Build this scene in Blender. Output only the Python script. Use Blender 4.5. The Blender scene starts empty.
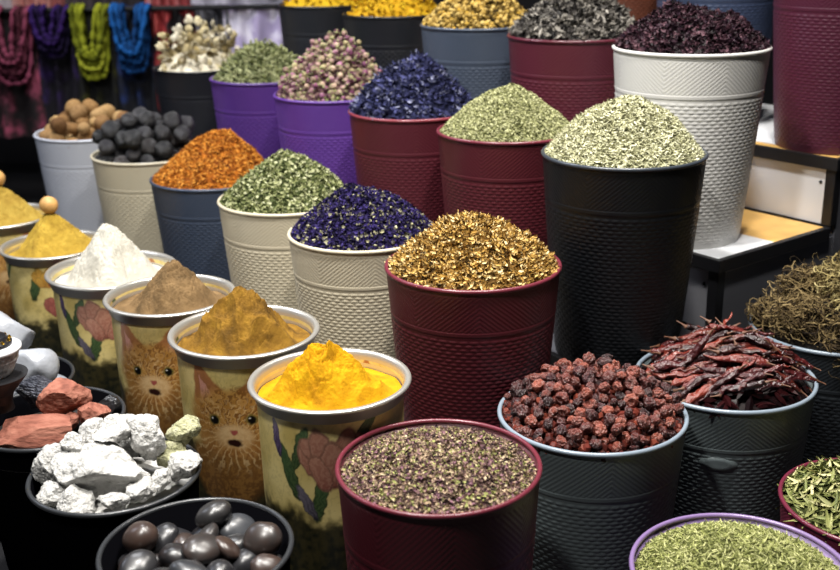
import bpy, bmesh, math, random
import numpy as np
from mathutils import Vector, Matrix, Euler
random.seed(7)
PI = math.pi
SC = bpy.context.scene
COL = SC.collection
Z0 = 1.28          # floor is z = 0; camera height 1.28 m

# ------------------------------------------------------------------ helpers
def lin(h):
    if isinstance(h, str):
        h = h.lstrip('#'); c = [int(h[i:i+2], 16)/255 for i in (0, 2, 4)]
    else: c = h
    return tuple((x/12.92 if x <= .04045 else ((x+.055)/1.055)**2.4) for x in c)

def hash3(i, j, k, s):
    n = (i*374761393 + j*668265263 + k*2147483647 + s*974634777) & 0xffffffff
    n = ((n ^ (n >> 13))*1274126177) & 0xffffffff
    n = n ^ (n >> 16)
    return (n & 0xffff)/32767.5 - 1
def vnoise(P, freq, seed=0):
    Q = np.asarray(P, float)*freq + 100.5
    I = np.floor(Q).astype(np.int64); F = Q - I; F = F*F*(3-2*F)
    out = 0
    for a in (0, 1):
        for b in (0, 1):
            for c in (0, 1):
                w = (F[:, 0] if a else 1-F[:, 0])*(F[:, 1] if b else 1-F[:, 1])*(F[:, 2] if c else 1-F[:, 2])
                out = out + w*hash3(I[:, 0]+a, I[:, 1]+b, I[:, 2]+c, seed)
    return out
def fbm(P, freq, oct=4, seed=0, gain=.5):
    o = 0; a = 1
    for k in range(oct):
        o = o + a*vnoise(P, freq*2**k, seed+k*17); a *= gain
    return o

def mesh_np(name, V, F, rnd=None, smooth=False, col=None, matidx=None):
    """F: array (n,3) or (n,4), or list of such arrays"""
    me = bpy.data.meshes.new(name)
    V = np.asarray(V, np.float32)
    Fs = F if isinstance(F, list) else [F]
    Fs = [np.asarray(f, np.int32) for f in Fs if len(f)]
    me.vertices.add(len(V)); me.vertices.foreach_set('co', V.ravel())
    loops = np.concatenate([f.ravel() for f in Fs])
    tot = np.concatenate([np.full(len(f), f.shape[1], np.int32) for f in Fs])
    start = np.concatenate([[0], np.cumsum(tot)[:-1]]).astype(np.int32)
    me.loops.add(len(loops)); me.loops.foreach_set('vertex_index', loops)
    me.polygons.add(len(tot)); me.polygons.foreach_set('loop_start', start); me.polygons.foreach_set('loop_total', tot)
    if matidx is not None: me.polygons.foreach_set('material_index', np.asarray(matidx, np.int32))
    me.polygons.foreach_set('use_smooth', np.full(len(tot), smooth))
    me.update(calc_edges=True); me.validate()
    if rnd is not None:
        a = me.attributes.new('rnd', 'FLOAT', 'POINT'); a.data.foreach_set('value', np.asarray(rnd, np.float32))
    if col is not None:
        a = me.attributes.new('print', 'FLOAT_COLOR', 'POINT')
        a.data.foreach_set('color', np.concatenate([col, np.ones((len(col), 1))], 1).astype(np.float32).ravel())
    return me
def obj(name, me, mat=None, parent=None, loc=(0, 0, 0), rot=(0, 0, 0), scale=(1, 1, 1)):
    o = bpy.data.objects.new(name, me); COL.objects.link(o)
    if me is not None and mat is not None:
        if len(me.materials) == 0: me.materials.append(None)
        o.material_slots[0].link = 'OBJECT'; o.material_slots[0].material = mat
    o.location = loc; o.rotation_euler = rot; o.scale = scale
    if parent: o.parent = parent
    return o
def tag(o, label=None, cat=None, group=None, kind=None):
    if label: o['label'] = label
    if cat: o['category'] = cat
    if group: o['group'] = group
    if kind: o['kind'] = kind
    return o
def thing(name, label, cat, loc, rz=0, group=None):
    o = obj(name, None, loc=loc, rot=(0, 0, rz)); return tag(o, label, cat, group)
def boxes(name, L, mat, parent=None, bev=0):
    """L: list of (origin, ax, ay, az) boxes by centre and half vectors"""
    bm = bmesh.new()
    for c, a, b, d in L:
        c, a, b, d = map(Vector, (c, a, b, d))
        vs = [bm.verts.new(c+i*a+j*b+k*d) for i in (-1, 1) for j in (-1, 1) for k in (-1, 1)]
        for q in ((0, 1, 3, 2), (4, 6, 7, 5), (0, 4, 5, 1), (2, 3, 7, 6), (0, 2, 6, 4), (1, 5, 7, 3)):
            bm.faces.new([vs[i] for i in q])
    bmesh.ops.recalc_face_normals(bm, faces=bm.faces)
    if bev: bmesh.ops.bevel(bm, geom=list(bm.edges), offset=bev, segments=2, affect='EDGES')
    me = bpy.data.meshes.new(name); bm.to_mesh(me); bm.free()
    return obj(name, me, mat, parent)
def lathe_arr(prof, n=96, close=False):
    """prof list of (r,z) -> V,F quads"""
    t = np.arange(n)*2*PI/n
    V = np.concatenate([np.stack([r*np.cos(t), r*np.sin(t), np.full(n, z)], 1) for r, z in prof])
    m = len(prof); F = []
    i = np.arange(n); j = (i+1) % n
    for k in range(m-1 + (1 if close else 0)):
        a = k*n; b = ((k+1) % m)*n
        F.append(np.stack([a+i, a+j, b+j, b+i], 1))
    return V, np.concatenate(F)
def tube_arr(P, rad, sides=6):
    P = np.asarray(P, float); n = len(P); rad = np.broadcast_to(rad, (n,))
    T = np.gradient(P, axis=0); T /= np.linalg.norm(T, axis=1)[:, None]+1e-9
    up = np.array([0, 0, 1.]) if abs(T[0, 2]) < .9 else np.array([1., 0, 0])
    N = np.cross(T, up); N /= np.linalg.norm(N, axis=1)[:, None]+1e-9
    B = np.cross(T, N)
    a = np.arange(sides)*2*PI/sides
    V = P[:, None, :] + rad[:, None, None]*(np.cos(a)[None, :, None]*N[:, None, :] + np.sin(a)[None, :, None]*B[:, None, :])
    V = V.reshape(-1, 3); F = []
    i = np.arange(sides); j = (i+1) % sides
    for k in range(n-1): F.append(np.stack([k*sides+i, k*sides+j, (k+1)*sides+j, (k+1)*sides+i], 1))
    return V, np.concatenate(F)
def join_arr(L):
    V = []; F = []; R = []; o = 0
    for it in L:
        V.append(it[0]); F.append(it[1]+o); o += len(it[0]); R.append(np.full(len(it[0]), it[2] if len(it) > 2 else .5))
    return np.concatenate(V), np.concatenate(F), np.concatenate(R)

# ------------------------------------------------------------------ materials
def newmat(name):
    m = bpy.data.materials.new(name); m.use_nodes = True
    nt = m.node_tree; b = nt.nodes['Principled BSDF']; return m, nt, b
def plain(name, c, rough=.5, metal=0, spec=.5, noise=0, nscale=30, bump=0, bscale=200, coat=0, sss=0, trans=0):
    m, nt, b = newmat(name); c = lin(c)
    b.inputs['Base Color'].default_value = (*c, 1); b.inputs['Roughness'].default_value = rough
    b.inputs['Metallic'].default_value = metal; b.inputs['Specular IOR Level'].default_value = spec
    b.inputs['Coat Weight'].default_value = coat
    if sss: b.inputs['Subsurface Weight'].default_value = sss; b.inputs['Subsurface Radius'].default_value = (.01, .01, .01)
    if trans: b.inputs['Transmission Weight'].default_value = trans
    tc = nt.nodes.new('ShaderNodeTexCoord')
    if noise:
        n = nt.nodes.new('ShaderNodeTexNoise'); n.inputs['Scale'].default_value = nscale; n.inputs['Detail'].default_value = 6
        r = nt.nodes.new('ShaderNodeValToRGB')
        r.color_ramp.elements[0].position = .3; r.color_ramp.elements[1].position = .7
        r.color_ramp.elements[0].color = (*[x*(1-noise) for x in c], 1); r.color_ramp.elements[1].color = (*[min(1, x*(1+noise)) for x in c], 1)
        nt.links.new(tc.outputs['Object'], n.inputs['Vector']); nt.links.new(n.outputs['Fac'], r.inputs[0]); nt.links.new(r.outputs[0], b.inputs['Base Color'])
    if bump:
        n = nt.nodes.new('ShaderNodeTexNoise'); n.inputs['Scale'].default_value = bscale; n.inputs['Detail'].default_value = 5
        u = nt.nodes.new('ShaderNodeBump'); u.inputs['Strength'].default_value = bump; u.inputs['Distance'].default_value = .002
        nt.links.new(tc.outputs['Object'], n.inputs['Vector']); nt.links.new(n.outputs['Fac'], u.inputs['Height']); nt.links.new(u.outputs[0], b.inputs['Normal'])
    return m
def ramp_mat(name, cols, rough=.85, spec=.15, mode='rnd', extra=.25, nscale=25, bump=0, bscale=300, interp='LINEAR', dist=.0015):
    """palette picked per piece (attribute rnd), per object (Object Info random) or by noise"""
    m, nt, b = newmat(name)
    r = nt.nodes.new('ShaderNodeValToRGB'); e = r.color_ramp.elements; r.color_ramp.interpolation = interp
    n = len(cols)
    for i, c in enumerate(cols):
        p = i/(n-1) if interp == 'LINEAR' else i/n
        el = e[i] if i < 2 else e.new(p)
        el.position = p; el.color = (*lin(c), 1)
    e[0].position = 0
    tc = nt.nodes.new('ShaderNodeTexCoord')
    no = nt.nodes.new('ShaderNodeTexNoise'); no.inputs['Scale'].default_value = nscale; no.inputs['Detail'].default_value = 5
    nt.links.new(tc.outputs['Object'], no.inputs['Vector'])
    if mode == 'rnd':
        at = nt.nodes.new('ShaderNodeAttribute'); at.attribute_name = 'rnd'; src = at.outputs['Fac']
    elif mode == 'obj':
        at = nt.nodes.new('ShaderNodeObjectInfo'); src = at.outputs['Random']
    else: src = None
    ma = nt.nodes.new('ShaderNodeMath'); ma.operation = 'MULTIPLY_ADD'
    nt.links.new(no.outputs['Fac'], ma.inputs[0])
    if src:
        ma.inputs[1].default_value = extra*2; ma2 = nt.nodes.new('ShaderNodeMath'); ma2.operation = 'SUBTRACT'; ma2.inputs[1].default_value = extra
        nt.links.new(src, ma2.inputs[0]); nt.links.new(ma2.outputs[0], ma.inputs[2])
    else: ma.inputs[1].default_value = 2.2; ma.inputs[2].default_value = -.6
    nt.links.new(ma.outputs[0], r.inputs[0]); nt.links.new(r.outputs[0], b.inputs['Base Color'])
    b.inputs['Roughness'].default_value = rough; b.inputs['Specular IOR Level'].default_value = spec
    if bump:
        n2 = nt.nodes.new('ShaderNodeTexNoise'); n2.inputs['Scale'].default_value = bscale; n2.inputs['Detail'].default_value = 6
        u = nt.nodes.new('ShaderNodeBump'); u.inputs['Strength'].default_value = bump; u.inputs['Distance'].default_value = dist
        nt.links.new(tc.outputs['Object'], n2.inputs['Vector']); nt.links.new(n2.outputs['Fac'], u.inputs['Height']); nt.links.new(u.outputs[0], b.inputs['Normal'])
    return m

# ------------------------------------------------------------------ camera
F_PX = 1100; p = math.radians(18.5); r = math.radians(-1)
R_ = Vector((1, 0, 0)); FW = Vector((0, math.cos(p), -math.sin(p))); UP = Vector((0, math.sin(p), math.cos(p))); DN = -UP
right = R_*math.cos(r) - DN*math.sin(r); down = R_*math.sin(r) + DN*math.cos(r)
cam = bpy.data.cameras.new('camera'); co = bpy.data.objects.new('camera', cam); COL.objects.link(co)
M = Matrix((right, -down, -FW)).transposed().to_4x4(); M.translation = Vector((0, 0, Z0)); co.matrix_world = M
cam.sensor_width = 36; cam.lens = F_PX*36/840; cam.clip_start = .05
cam.dof.use_dof = True; cam.dof.focus_distance = 1.95; cam.dof.aperture_fstop = 4.0
SC.camera = co

# ------------------------------------------------------------------ stand
DR = np.array([.795, .606]); DL = np.array([-.606, .795])
def st(s, t, z): q = s*DR + t*DL; return (q[0], q[1], z+Z0)
LV = {1: -1.08, 2: -.915, 3: -.741, 4: -.572}; SF = {1: 1.17, 2: 1.585, 3: 1.955, 4: 2.385}
T0, T1_ = 1.459, 4.05
M_board = plain('white laminate', '#d6d8dc', .35, noise=.06, nscale=6)
M_wood = plain('orange plywood', '#cda35c', .45, noise=.15, nscale=14)
M_edge = plain('black edging', '#131316', .45)
M_side = plain('dark side panel', '#55565c', .5, noise=.1, nscale=4)
M_rise = plain('grey riser board', '#7c7c80', .5)
M_screw = plain('dark screw', '#0c0c0c', .4, metal=.6)
M_strip = plain('grey strip', '#8c8c8e', .5)
d3 = lambda v, k: (v[0]*k, v[1]*k, 0)
def slab(s0, s1, t0, t1, z0, z1):
    c = st((s0+s1)/2, (t0+t1)/2, (z0+z1)/2)
    return (c, d3(DR, (s1-s0)/2), d3(DL, (t1-t0)/2), (0, 0, (z1-z0)/2))
SEND = 2.95
steps = {}
for k, lab in ((1, 'lowest display step, carrying the golden-petal and cream buckets'), (2, 'second display step, under the tall black bucket of pale seeds'),
               (3, 'third display step with white sheet and orange board under the white bucket'), (4, 'top display step under the maroon bucket at the right edge')):
    steps[k] = thing('display_step', lab, 'display step', (st(SF[k], T0, 0)[0], st(SF[k], T0, 0)[1], 0), 0, 'steps of the spice stand')
stand = steps[1]
def sp(name, L, m, bev=0):
    o = boxes(name, L, m, None, bev); o.parent = stand; o.matrix_parent_inverse = Matrix.Translation(-stand.location); return o
EX = .028
for k in (1, 2, 3, 4):
    stand = steps[k]
    s0 = SF[k]; s1 = SF[k+1]-.0045 if k < 4 else SEND; z = LV[k]
    if k == 3:
        sp('tread_sheet', [slab(s0+.012, 2.175, T0+.012, T1_, z-.02, z)], M_board)
        sp('tread_board', [slab(2.175, s1, T0+.012, T1_, z-.02, z-.0015)], M_wood)
    elif k == 4:
        sp('tread_board', [slab(s0+.012, 2.435, T0+.012, T1_, z-.02, z-.001)], M_wood)
        sp('tread_sheet', [slab(2.435, s1, T0+.012, T1_, z-.02, z)], M_board)
    else:
        sp('tread_sheet', [slab(s0+.012, s1, T0+.012, T1_, z-.02, z)], M_side)
    sp('tread_edging', [slab(s0-.004, s0+.012, T0-.004, T1_, z-EX, z+.001), slab(s0+.012, s1, T0-.004, T0+.012, z-EX, z+.001)], M_edge, .001)
    zb = LV[k-1]+.001 if k > 1 else -1.28
    sp('riser', [slab(s0+.010, s0+.016, T0+.03, T1_, zb, z-EX)], M_board if k == 4 else M_rise)
    sp('corner_post', [slab(s0+.003, s0+.030, T0+.003, T0+.030, zb, z-EX)], M_edge, .001)
    V, F = lathe_arr([(.0, .0), (.0045, .0), (.004, .0015), (.001, .002)], 12)
    for (tt, zz) in ((T0+.045, (zb+z)/2+.02), (T0+.9, (zb+z)/2)):
        Q = Matrix.Translation(st(s0+.0095, tt, zz)) @ Vector((-DR[0], -DR[1], 0)).to_track_quat('Z', 'Y').to_matrix().to_4x4()
        Vw = np.array([(Q @ Vector(v))[:] for v in V])
        o = obj('screw', mesh_np('screw', Vw, F), M_screw); o.parent = stand; o.matrix_parent_inverse = Matrix.Translation(-stand.location)
    zlo = -1.28
    sp('side_panel', [slab(s0+.030, s1+.028*(k < 4), T0+.006, T0+.022, zlo, z-EX-.001)], M_side)
    sp('end_panel', [slab(s0+.030, s1, T1_-.02, T1_, zlo, z-EX-.001)], M_side)
    sp('panel_trim', [slab(s0+.031, s1, T0+.0035, T0+.006, z-EX-.005, z-EX-.0005)], M_strip)

# ------------------------------------------------------------------ buckets
RB, HB = .17, .43
def bucket_body():
    n = 480; rows = 300
    t = np.arange(n)*2*PI/n
    V = []; zs = np.linspace(0, HB-.006, rows)
    tap = lambda z: RB*(.765 + .215*(z/HB)**.9)
    for z in zs:
        h = (HB-z)/HB           # 0 top
        rr = np.full(n, tap(z)); u = t/(2*PI)
        if .035 < h < .20:      # hatched band
            a = u*96; b = (HB-z)*200
            side = (np.floor(u*8) % 2)*2-1
            d = np.abs(((a+side*b*.55) % 1)-.5)*2
            rr += .0006*np.clip(d*1.6-.3, 0, 1)
        elif .205 < h < .225: rr += .0010
        elif h >= .24 and z > .012:
            row = (HB*.76-(z-.0))/.0078; ri = math.floor(row); fy = row-ri
            c = u*52 + (.5 if ri % 2 else 0); fx = c % 1
            d = np.clip(np.sin(PI*fx), 0, 1)**.55*max(0, math.sin(PI*fy))**.7
            rr += .0013*d
        V.append(np.stack([rr*np.cos(t), rr*np.sin(t), np.full(n, z)], 1))
    rt = tap(HB)
    for rr, z in ((rt-.0035, HB-.003), (tap(HB*.85)-.0035, HB*.85), (tap(HB*.5)-.0035, HB*.5), (tap(.01)-.004, .006), (.001, .006)):
        V.append(np.stack([rr*np.cos(t), rr*np.sin(t), np.full(n, z)], 1))
    V.append(np.stack([.001*np.cos(t), .001*np.sin(t), np.full(n, 0)], 1))
    m = len(V); V = np.concatenate(V); F = []
    i = np.arange(n); j = (i+1) % n
    for k in range(m):
        a = k*n; b = ((k+1) % m)*n; F.append(np.stack([a+i, a+j, b+j, b+i], 1))
    return mesh_np('bucket_body', V, np.concatenate(F), smooth=True)
def bucket_rim():
    ro = RB; prof = []
    for a in np.linspace(0, 2*PI, 13)[:-1]:
        prof.append((ro-.0042+.0042*math.cos(a), HB-.004+.0045*math.sin(a)))
    V, F = lathe_arr(prof, 160, True); return mesh_np('bucket_rim', V, F, smooth=True)
ME_BODY, ME_RIM = bucket_body(), bucket_rim()
PLC = {}
RIMC = {'#4c5456': '#76828e', '#1c2024': '#6c7884', '#07090d': '#30353c', '#48171f': '#602430', '#4c1a24': '#76303a'}  # grey rims: their bluish highlight is put into the colour
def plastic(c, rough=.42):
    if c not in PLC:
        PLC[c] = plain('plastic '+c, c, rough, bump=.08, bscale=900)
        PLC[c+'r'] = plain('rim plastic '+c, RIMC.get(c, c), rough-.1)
    return PLC[c], PLC[c+'r']
def bucket(x, y, zr, R, base, color, label, group=None, rz=0):
    H = zr-base
    b = thing('bucket', label, 'bucket', (x, y, base+Z0), rz, group)
    mb, mr = plastic(color); s = R/RB
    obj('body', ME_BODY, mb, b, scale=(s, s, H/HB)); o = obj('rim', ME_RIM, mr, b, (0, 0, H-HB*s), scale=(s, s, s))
    return b
MAROON, CREAM, BLACK, SLATE, PURPLE, GREYG = '#48171f', '#bdb49e', '#07090d', '#343e50', '#573485', '#4c5456'
L0 = -1.28
BK = {
 'D': (.023, 1.477, -.775, .155, L0), 'E': (.305, 1.80, -.846, .17, L0), 'F': (.599, 2.0, -.866, .175, L0),
 'G': (.892, 2.23, -.853, .175, L0), 'H': (.472, 1.419, -.93, .165, L0), 'I': (.774, 1.664, -.96, .16, L0),
 'marigold': (.105, 2.073, -.649, .175, LV[1]), 'lav': (-.1275, 2.396, -.668, .17, LV[1]), 'green': (-.334, 2.719, -.668, .175, LV[1]),
 'orange': (-.58, 3.046, -.6825, .175, LV[1]), 'limes': (-.825, 3.338, -.67, .175, LV[1]), 'nut': (-1.098, 3.65, -.658, .175, LV[1]),
 'cumin': (0.43, 2.2625, -0.4698, 0.172, LV[2]), 'fennel': (0.2172, 2.6223, -0.4855, 0.172, LV[2]), 'blue': (-0.0108, 2.9122, -0.4816, 0.172, LV[2]),
 'rose': (-0.2473, 3.2316, -0.4826, 0.172, LV[2]), 'card': (-0.4915, 3.5603, -0.476, 0.17, LV[2]), 'pist': (-0.768, 3.9648, -0.4896, 0.168, LV[2]),
 'hib': (.634, 2.575, -.291, .18, LV[3]), 'tea': (.421, 2.96, -.2986, .18, LV[3]), 'cham': (.183, 3.253, -.294, .17, LV[3]),
 'yel': (-.069, 3.698, -.295, .17, LV[3]), 'yel2': (-.322, 4.03, -.285, .167, LV[3]),
 'bigm': (1.062, 2.79, -.13, .18, LV[4]), 'slate': (.845, 3.17, -.13, .175, LV[4]), 'brown': (.615, 3.50, -.13, .175, LV[4])}
desc = {
 'D': (MAROON, 'maroon woven-pattern bucket at bottom centre filled below its rim with crushed brown herb mix'),
 'E': (GREYG, 'dark grey bucket heaped with round dried red berries'),
 'F': (GREYG, 'dark grey bucket heaped with long dried red chilies'),
 'G': ('#1c2024', 'dark bucket of tangled brown roots against the dark side of the stand'),
 'H': ('#75608a', 'lilac-rimmed bucket of green rosemary needles at bottom right'),
 'I': ('#5e2032', 'maroon bucket of long dried green leaves cut by the right edge'),
 'marigold': (MAROON, 'large maroon bucket heaped with golden dried petals on the lowest step'),
 'lav': (CREAM, 'cream bucket heaped with violet flowers beside the large golden-petal bucket'),
 'green': (CREAM, 'cream bucket heaped with chopped green leaves, between orange and violet heaps'),
 'orange': (SLATE, 'slate blue bucket heaped with bright orange safflower'),
 'limes': ('#b8b09a', 'cream bucket heaped with black dried limes'),
 'nut': ('#b8bcc6', 'whitish bucket of tan nutmegs, farthest left on the lowest step'),
 'cumin': (BLACK, 'tall black bucket heaped with pale grey-green seeds in front of the white bucket'),
 'fennel': (MAROON, 'maroon bucket heaped with green fennel seeds'),
 'blue': ('#4c1a24', 'maroon bucket heaped with dark blue dried flowers'),
 'rose': (PURPLE, 'purple bucket heaped with dried pink rosebuds'),
 'card': ('#4d2d78', 'purple bucket heaped with green cardamom pods'),
 'pist': ('#17191f', 'black bucket of pale cream dried flowers in front of the scarves'),
 'hib': ('#bcbbb8', 'tall white bucket with woven pattern heaped with dark hibiscus petals'),
 'tea': ('#4c1a27', 'maroon bucket heaped with grey curled tea leaves at top centre'),
 'cham': ('#3f4857', 'slate bucket heaped with yellow-brown chamomile flowers'),
 'yel': ('#16181d', 'black bucket of bright yellow blossoms next to the chamomile bucket'),
 'yel2': ('#1b1d22', 'black bucket of yellow blossoms farthest left on the third step'),
 'bigm': ('#45172a', 'large maroon bucket standing on the top step at the right edge'),
 'slate': ('#343f58', 'slate blue bucket on the top step behind the white bucket'),
 'brown': ('#5c3426', 'brown bucket on the top step behind the dark hibiscus heap')}
for k, (x, y, zr, R, base) in BK.items():
    bucket(x, y, zr, R, base, desc[k][0], desc[k][1], rz=random.uniform(0, .4))
    if k == 'F':
        # embossed oval badge on the weave, facing the viewer
        ang = math.atan2(-y, -x)+.0; n = 24; hh = .115
        rr0 = R*(.765+.215*((zr-base-hh)/(zr-base))**.9)
        V = []; F = []
        rings = 4
        for q in range(rings+1):
            f = q/rings
            for a in range(n):
                du = .036*(1-f)*math.cos(2*PI*a/n); dz = .014*(1-f)*math.sin(2*PI*a/n)
                rad = rr0+(.0012 if q == 0 else .0042)
                V.append((rad*math.cos(ang+du/rr0), rad*math.sin(ang+du/rr0), zr-base-hh+dz))
        for q in range(rings):
            for a in range(n): F.append((q*n+a, q*n+(a+1) % n, (q+1)*n+(a+1) % n, (q+1)*n+a))
        fb = [o for o in bpy.data.objects if o.get('label') == desc['F'][1]][0]; fb.rotation_euler = (0, 0, 0)
        obj('oval_badge', mesh_np('oval_badge', V, np.array(F), smooth=True), PLC[GREYG], fb)

# smooth-walled bowls of the mineral row
def bowl(x, y, zr, R, base, label, col='#060608'):
    b = thing('bucket', label, 'bucket', (x, y, base+Z0)); H = zr-base
    V, F = lathe_arr([(.001, 0), (R*.72, 0), (R*.74, .006), (R*.96, H-.012), (R*.965, H-.004), (R*.945, H-.004), (R*.72, .012), (.001, .010)], 128)
    obj('body', mesh_np('body', V, F, smooth=True), plain('black bucket plastic', col, .7, spec=0), b)
    prof = [(R-.004+.004*math.cos(a), H-.004+.004*math.sin(a)) for a in np.linspace(0, 2*PI, 11)[:-1]]
    V, F = lathe_arr(prof, 128, True); obj('rim', mesh_np('rim', V, F, smooth=True), plain('dark rim', '#2c2e31', .3), b)
BW = {'A': (-.328, 1.382, -.85, .14), 'B': (-.505, 1.615, -.852, .14), 'C': (-.721, 1.936, -.90, .145), 'J': (-.905, 2.21, -.935, .145)}
bowl(*BW['A'], L0, 'black bucket of polished dark stones at bottom left')
bowl(*BW['B'], L0, 'black bucket heaped with white mineral lumps')
bowl(*BW['C'], L0, 'black bucket of brick-red rocks at the left edge')
bowl(*BW['J'], L0, 'black bucket of clear white crystals behind the red rocks')

# ------------------------------------------------------------------ printed tins
def sst(a, b, x): t = np.clip((x-a)/(b-a), 0, 1); return t*t*(3-2*t)
def tin_print(X, Y, n1, n2):
    """X: arc metres around (0..C), Y: metres below the metal band"""
    C = 2*PI*.126
    X = X+.0022*n2+.002*n1; Y = Y+.0022*np.roll(n2, 4000)+.003*n1
    img = np.zeros((len(X), 3)); P3 = np.stack([X, Y, 0*X], 1)
    bg = np.array(lin('#e2cf8c')); bg2 = np.array(lin('#c4ae66'))
    k = np.clip(.5+.6*n1, 0, 1)[:, None]; img[:] = bg*(1-k)+bg2*k
    veil = sst(.35, .5, np.abs(np.sin(X*38+Y*55+2*n2)))
    img *= (1-.12*(1-veil))[:, None]
    def put(mask, col):
        nonlocal img
        m = mask[:, None]; img = img*(1-m)+col*m
    def ell(cx, cy, a, b, ang, soft=.08):
        dx = (X-cx+C/2) % C-C/2; dy = Y-cy; c, s = math.cos(ang), math.sin(ang)
        xr = dx*c+dy*s; yr = -dx*s+dy*c
        q = np.sqrt((xr/a)**2+(yr/b)**2); return 1-sst(1-soft, 1+soft, q), xr, yr, q
    def petal(cx, cy, a, b, ang, c1, c2, c3, line=True, soft=.08):
        m, xr, yr, q = ell(cx, cy, a, b, ang, soft)
        stp = .5+.5*np.sin(xr/a*9+n2*4); g = np.clip((yr/b+1)/2, 0, 1)
        col = np.array(lin(c1))*(1-g[:, None])+np.array(lin(c2))*g[:, None]
        col = col*(1-.35*stp[:, None])+.35*stp[:, None]*np.array(lin(c3))
        col = np.where((q > .86)[:, None], col*.62, col) if line else col
        put(m, col)
    # dark foliage low down
    low = sst(.150, .205, Y+.03*n1+.012*n2)
    dk = np.array(lin('#1c1e16')); dk2 = np.array(lin('#3a3520'))
    kk = np.clip(.5+.8*n2, 0, 1)[:, None]; put(low, dk*(1-kk)+dk2*kk)
    def leaf(cx, cy, a, b, ang): petal(cx, cy, a, b, ang, '#3f5a38', '#26371f', '#6d8050')
    def tulip(cx, cy, s, c1, c2, c3):
        for (dx, dy, a, b, an) in ((-.030, .0, .016, .030, -.5), (.030, .0, .016, .030, .5), (-.026, -.018, .015, .022, -.9), (.026, -.022, .015, .024, .9),
                                   (-.014, -.014, .016, .036, -.25), (.015, -.016, .016, .036, .25), (0, .004, .019, .036, 0), (-.018, .016, .014, .028, -.4), (.019, .016, .014, .028, .4)):
            petal(cx+dx*s, cy+dy*s, a*s, b*s, an, c1, c2, c3)
    a0 = .13                                      # motif 1: pink tulip
    leaf(a0-.052, .060, .010, .045, .35); leaf(a0-.075, .10, .012, .05, -.35); leaf(a0+.06, .025, .011, .04, .7); leaf(a0-.02, .135, .012, .05, .2)
    petal(a0-.098, .045, .008, .035, -.15, '#4a3558', '#2a2038', '#8a7aa0')
    tulip(a0+.004, .078, 1.2, '#b07c66', '#84493e', '#cfa288')
    petal(a0-.045, .15, .010, .035, -.5, '#6b6470', '#2b2833', '#8a8590')
    a1 = a0+C/3                                   # motif 2: tabby kitten
    c1, c2, c3 = '#b8863e', '#84562a', '#d0a464'
    ky = .112; X0_, Y0_ = X, Y; X = a1+((X-a1+C/2) % C-C/2)/1.32; Y = ky+(Y-ky-.008)/1.32
    petal(a1-.01, ky+.075, .062, .06, 0, '#8a6030', '#4a3018', '#a87c40', False, .16)
    for sx in (-1, 1):
        for q in range(10):
            f = q/9; petal(a1+sx*(.047-.016*f), ky-.078+.048*f, 0.006+.022*f, .016, sx*.3, '#a06a44', '#c08038', '#8a5a38', False, .16)
        for q in range(6):
            f = q/5; petal(a1+sx*(.044-.010*f), ky-.060+.030*f, .002+.010*f, .010, sx*.3, '#c89080', '#d8a48c', '#b87c68', False, .16)
    petal(a1, ky, .066, .050, 0, c1, c2, c3, False, .2)
    petal(a1, ky+.022, .054, .034, 0, c1, c2, c3, False, .2)
    fur = np.sin((X-a1)*300+n2*5+np.abs(Y-ky+.04)*90)
    m, xr, yr, q = ell(a1, ky-.012, .056, .042, 0, .35); put(m*.7*sst(.0, .8, fur+.8*n2), np.array(lin('#6a3c18')))
    wh = np.sin(np.arctan2(Y-ky-.02, X-a1)*26+n2*3); m, *_ = ell(a1, ky+.02, .075, .055, 0, .3); put(m*.4*sst(.55, .95, wh), np.array(lin('#ecd09a')))
    petal(a1, ky+.024, .026, .018, 0, '#d8b480', '#b8905c', '#e4c898', False, .3)
    for sx in (-1, 1):
        m, *_ = ell(a1+sx*.027, ky-.002, .0085, .0085, 0, .25); put(m, np.array(lin('#7a6a34')))
        m, *_ = ell(a1+sx*.027, ky-.001, .006, .007, 0, .2); put(m, np.array(lin('#0c0a08')))
        m, *_ = ell(a1+sx*.027-.002, ky-.004, .0016, .0016, 0, .3); put(m, np.array(lin('#e8e8e0')))
    m, *_ = ell(a1, ky+.016, .005, .0035, 0, .3); put(m, np.array(lin('#a05048')))
    m, *_ = ell(a1+.001, ky+.032, .009, .0055, 0, .3); put(m, np.array(lin('#2a120e')))
    X, Y = X0_, Y0_
    leaf(a1+.10, .05, .010, .045, .6)
    a2 = a0+2*C/3                                 # motif 3: red and yellow tulips
    leaf(a2-.06, .07, .014, .055, .2); leaf(a2+.05, .09, .012, .05, -.3)
    tulip(a2-.035, .05, .7, '#c89a40', '#a06a28', '#d8b868'); tulip(a2+.02, .07, .95, '#8a2c34', '#5a1a24', '#a84a48')
    tulip(a2-.01, .14, .7, '#a05a50', '#6a3030', '#b87868')
    return img
def tin_body():
    n = 560; rows = 300; H = .52; Rb = .126; t = np.arange(n)*2*PI/n
    zs = np.linspace(0, H, rows); T, Zg = np.meshgrid(t, zs)
    T = T.ravel(); Zg = Zg.ravel()
    rr = Rb*(.93+.07*Zg/H)
    V = np.stack([rr*np.cos(T), rr*np.sin(T), Zg], 1)
    n1 = fbm(V, 22, 3, 3); n2 = fbm(V, 110, 3, 9)
    col = tin_print(T*Rb, H-Zg, n1, n2)
    i = np.arange(n); j = (i+1) % n
    F = np.concatenate([np.stack([k*n+i, k*n+j, (k+1)*n+j, (k+1)*n+i], 1) for k in range(rows-1)])
    return mesh_np('tin_body', V, F, smooth=True, col=np.clip(col, 0, 1))
ME_TIN = tin_body()
prof = [(.1265, -.022), (.1285, -.022), (.1325, -.004), (.1385, -.002), (.140, .001), (.1385, .004), (.132, .0050), (.1285, .001), (.1265, -.006), (.1235, -.06), (.118, -.40), (.001, -.40)]
V, F = lathe_arr(prof, 160); ME_TRIM = mesh_np('tin_rim', V, F, smooth=True)
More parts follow.
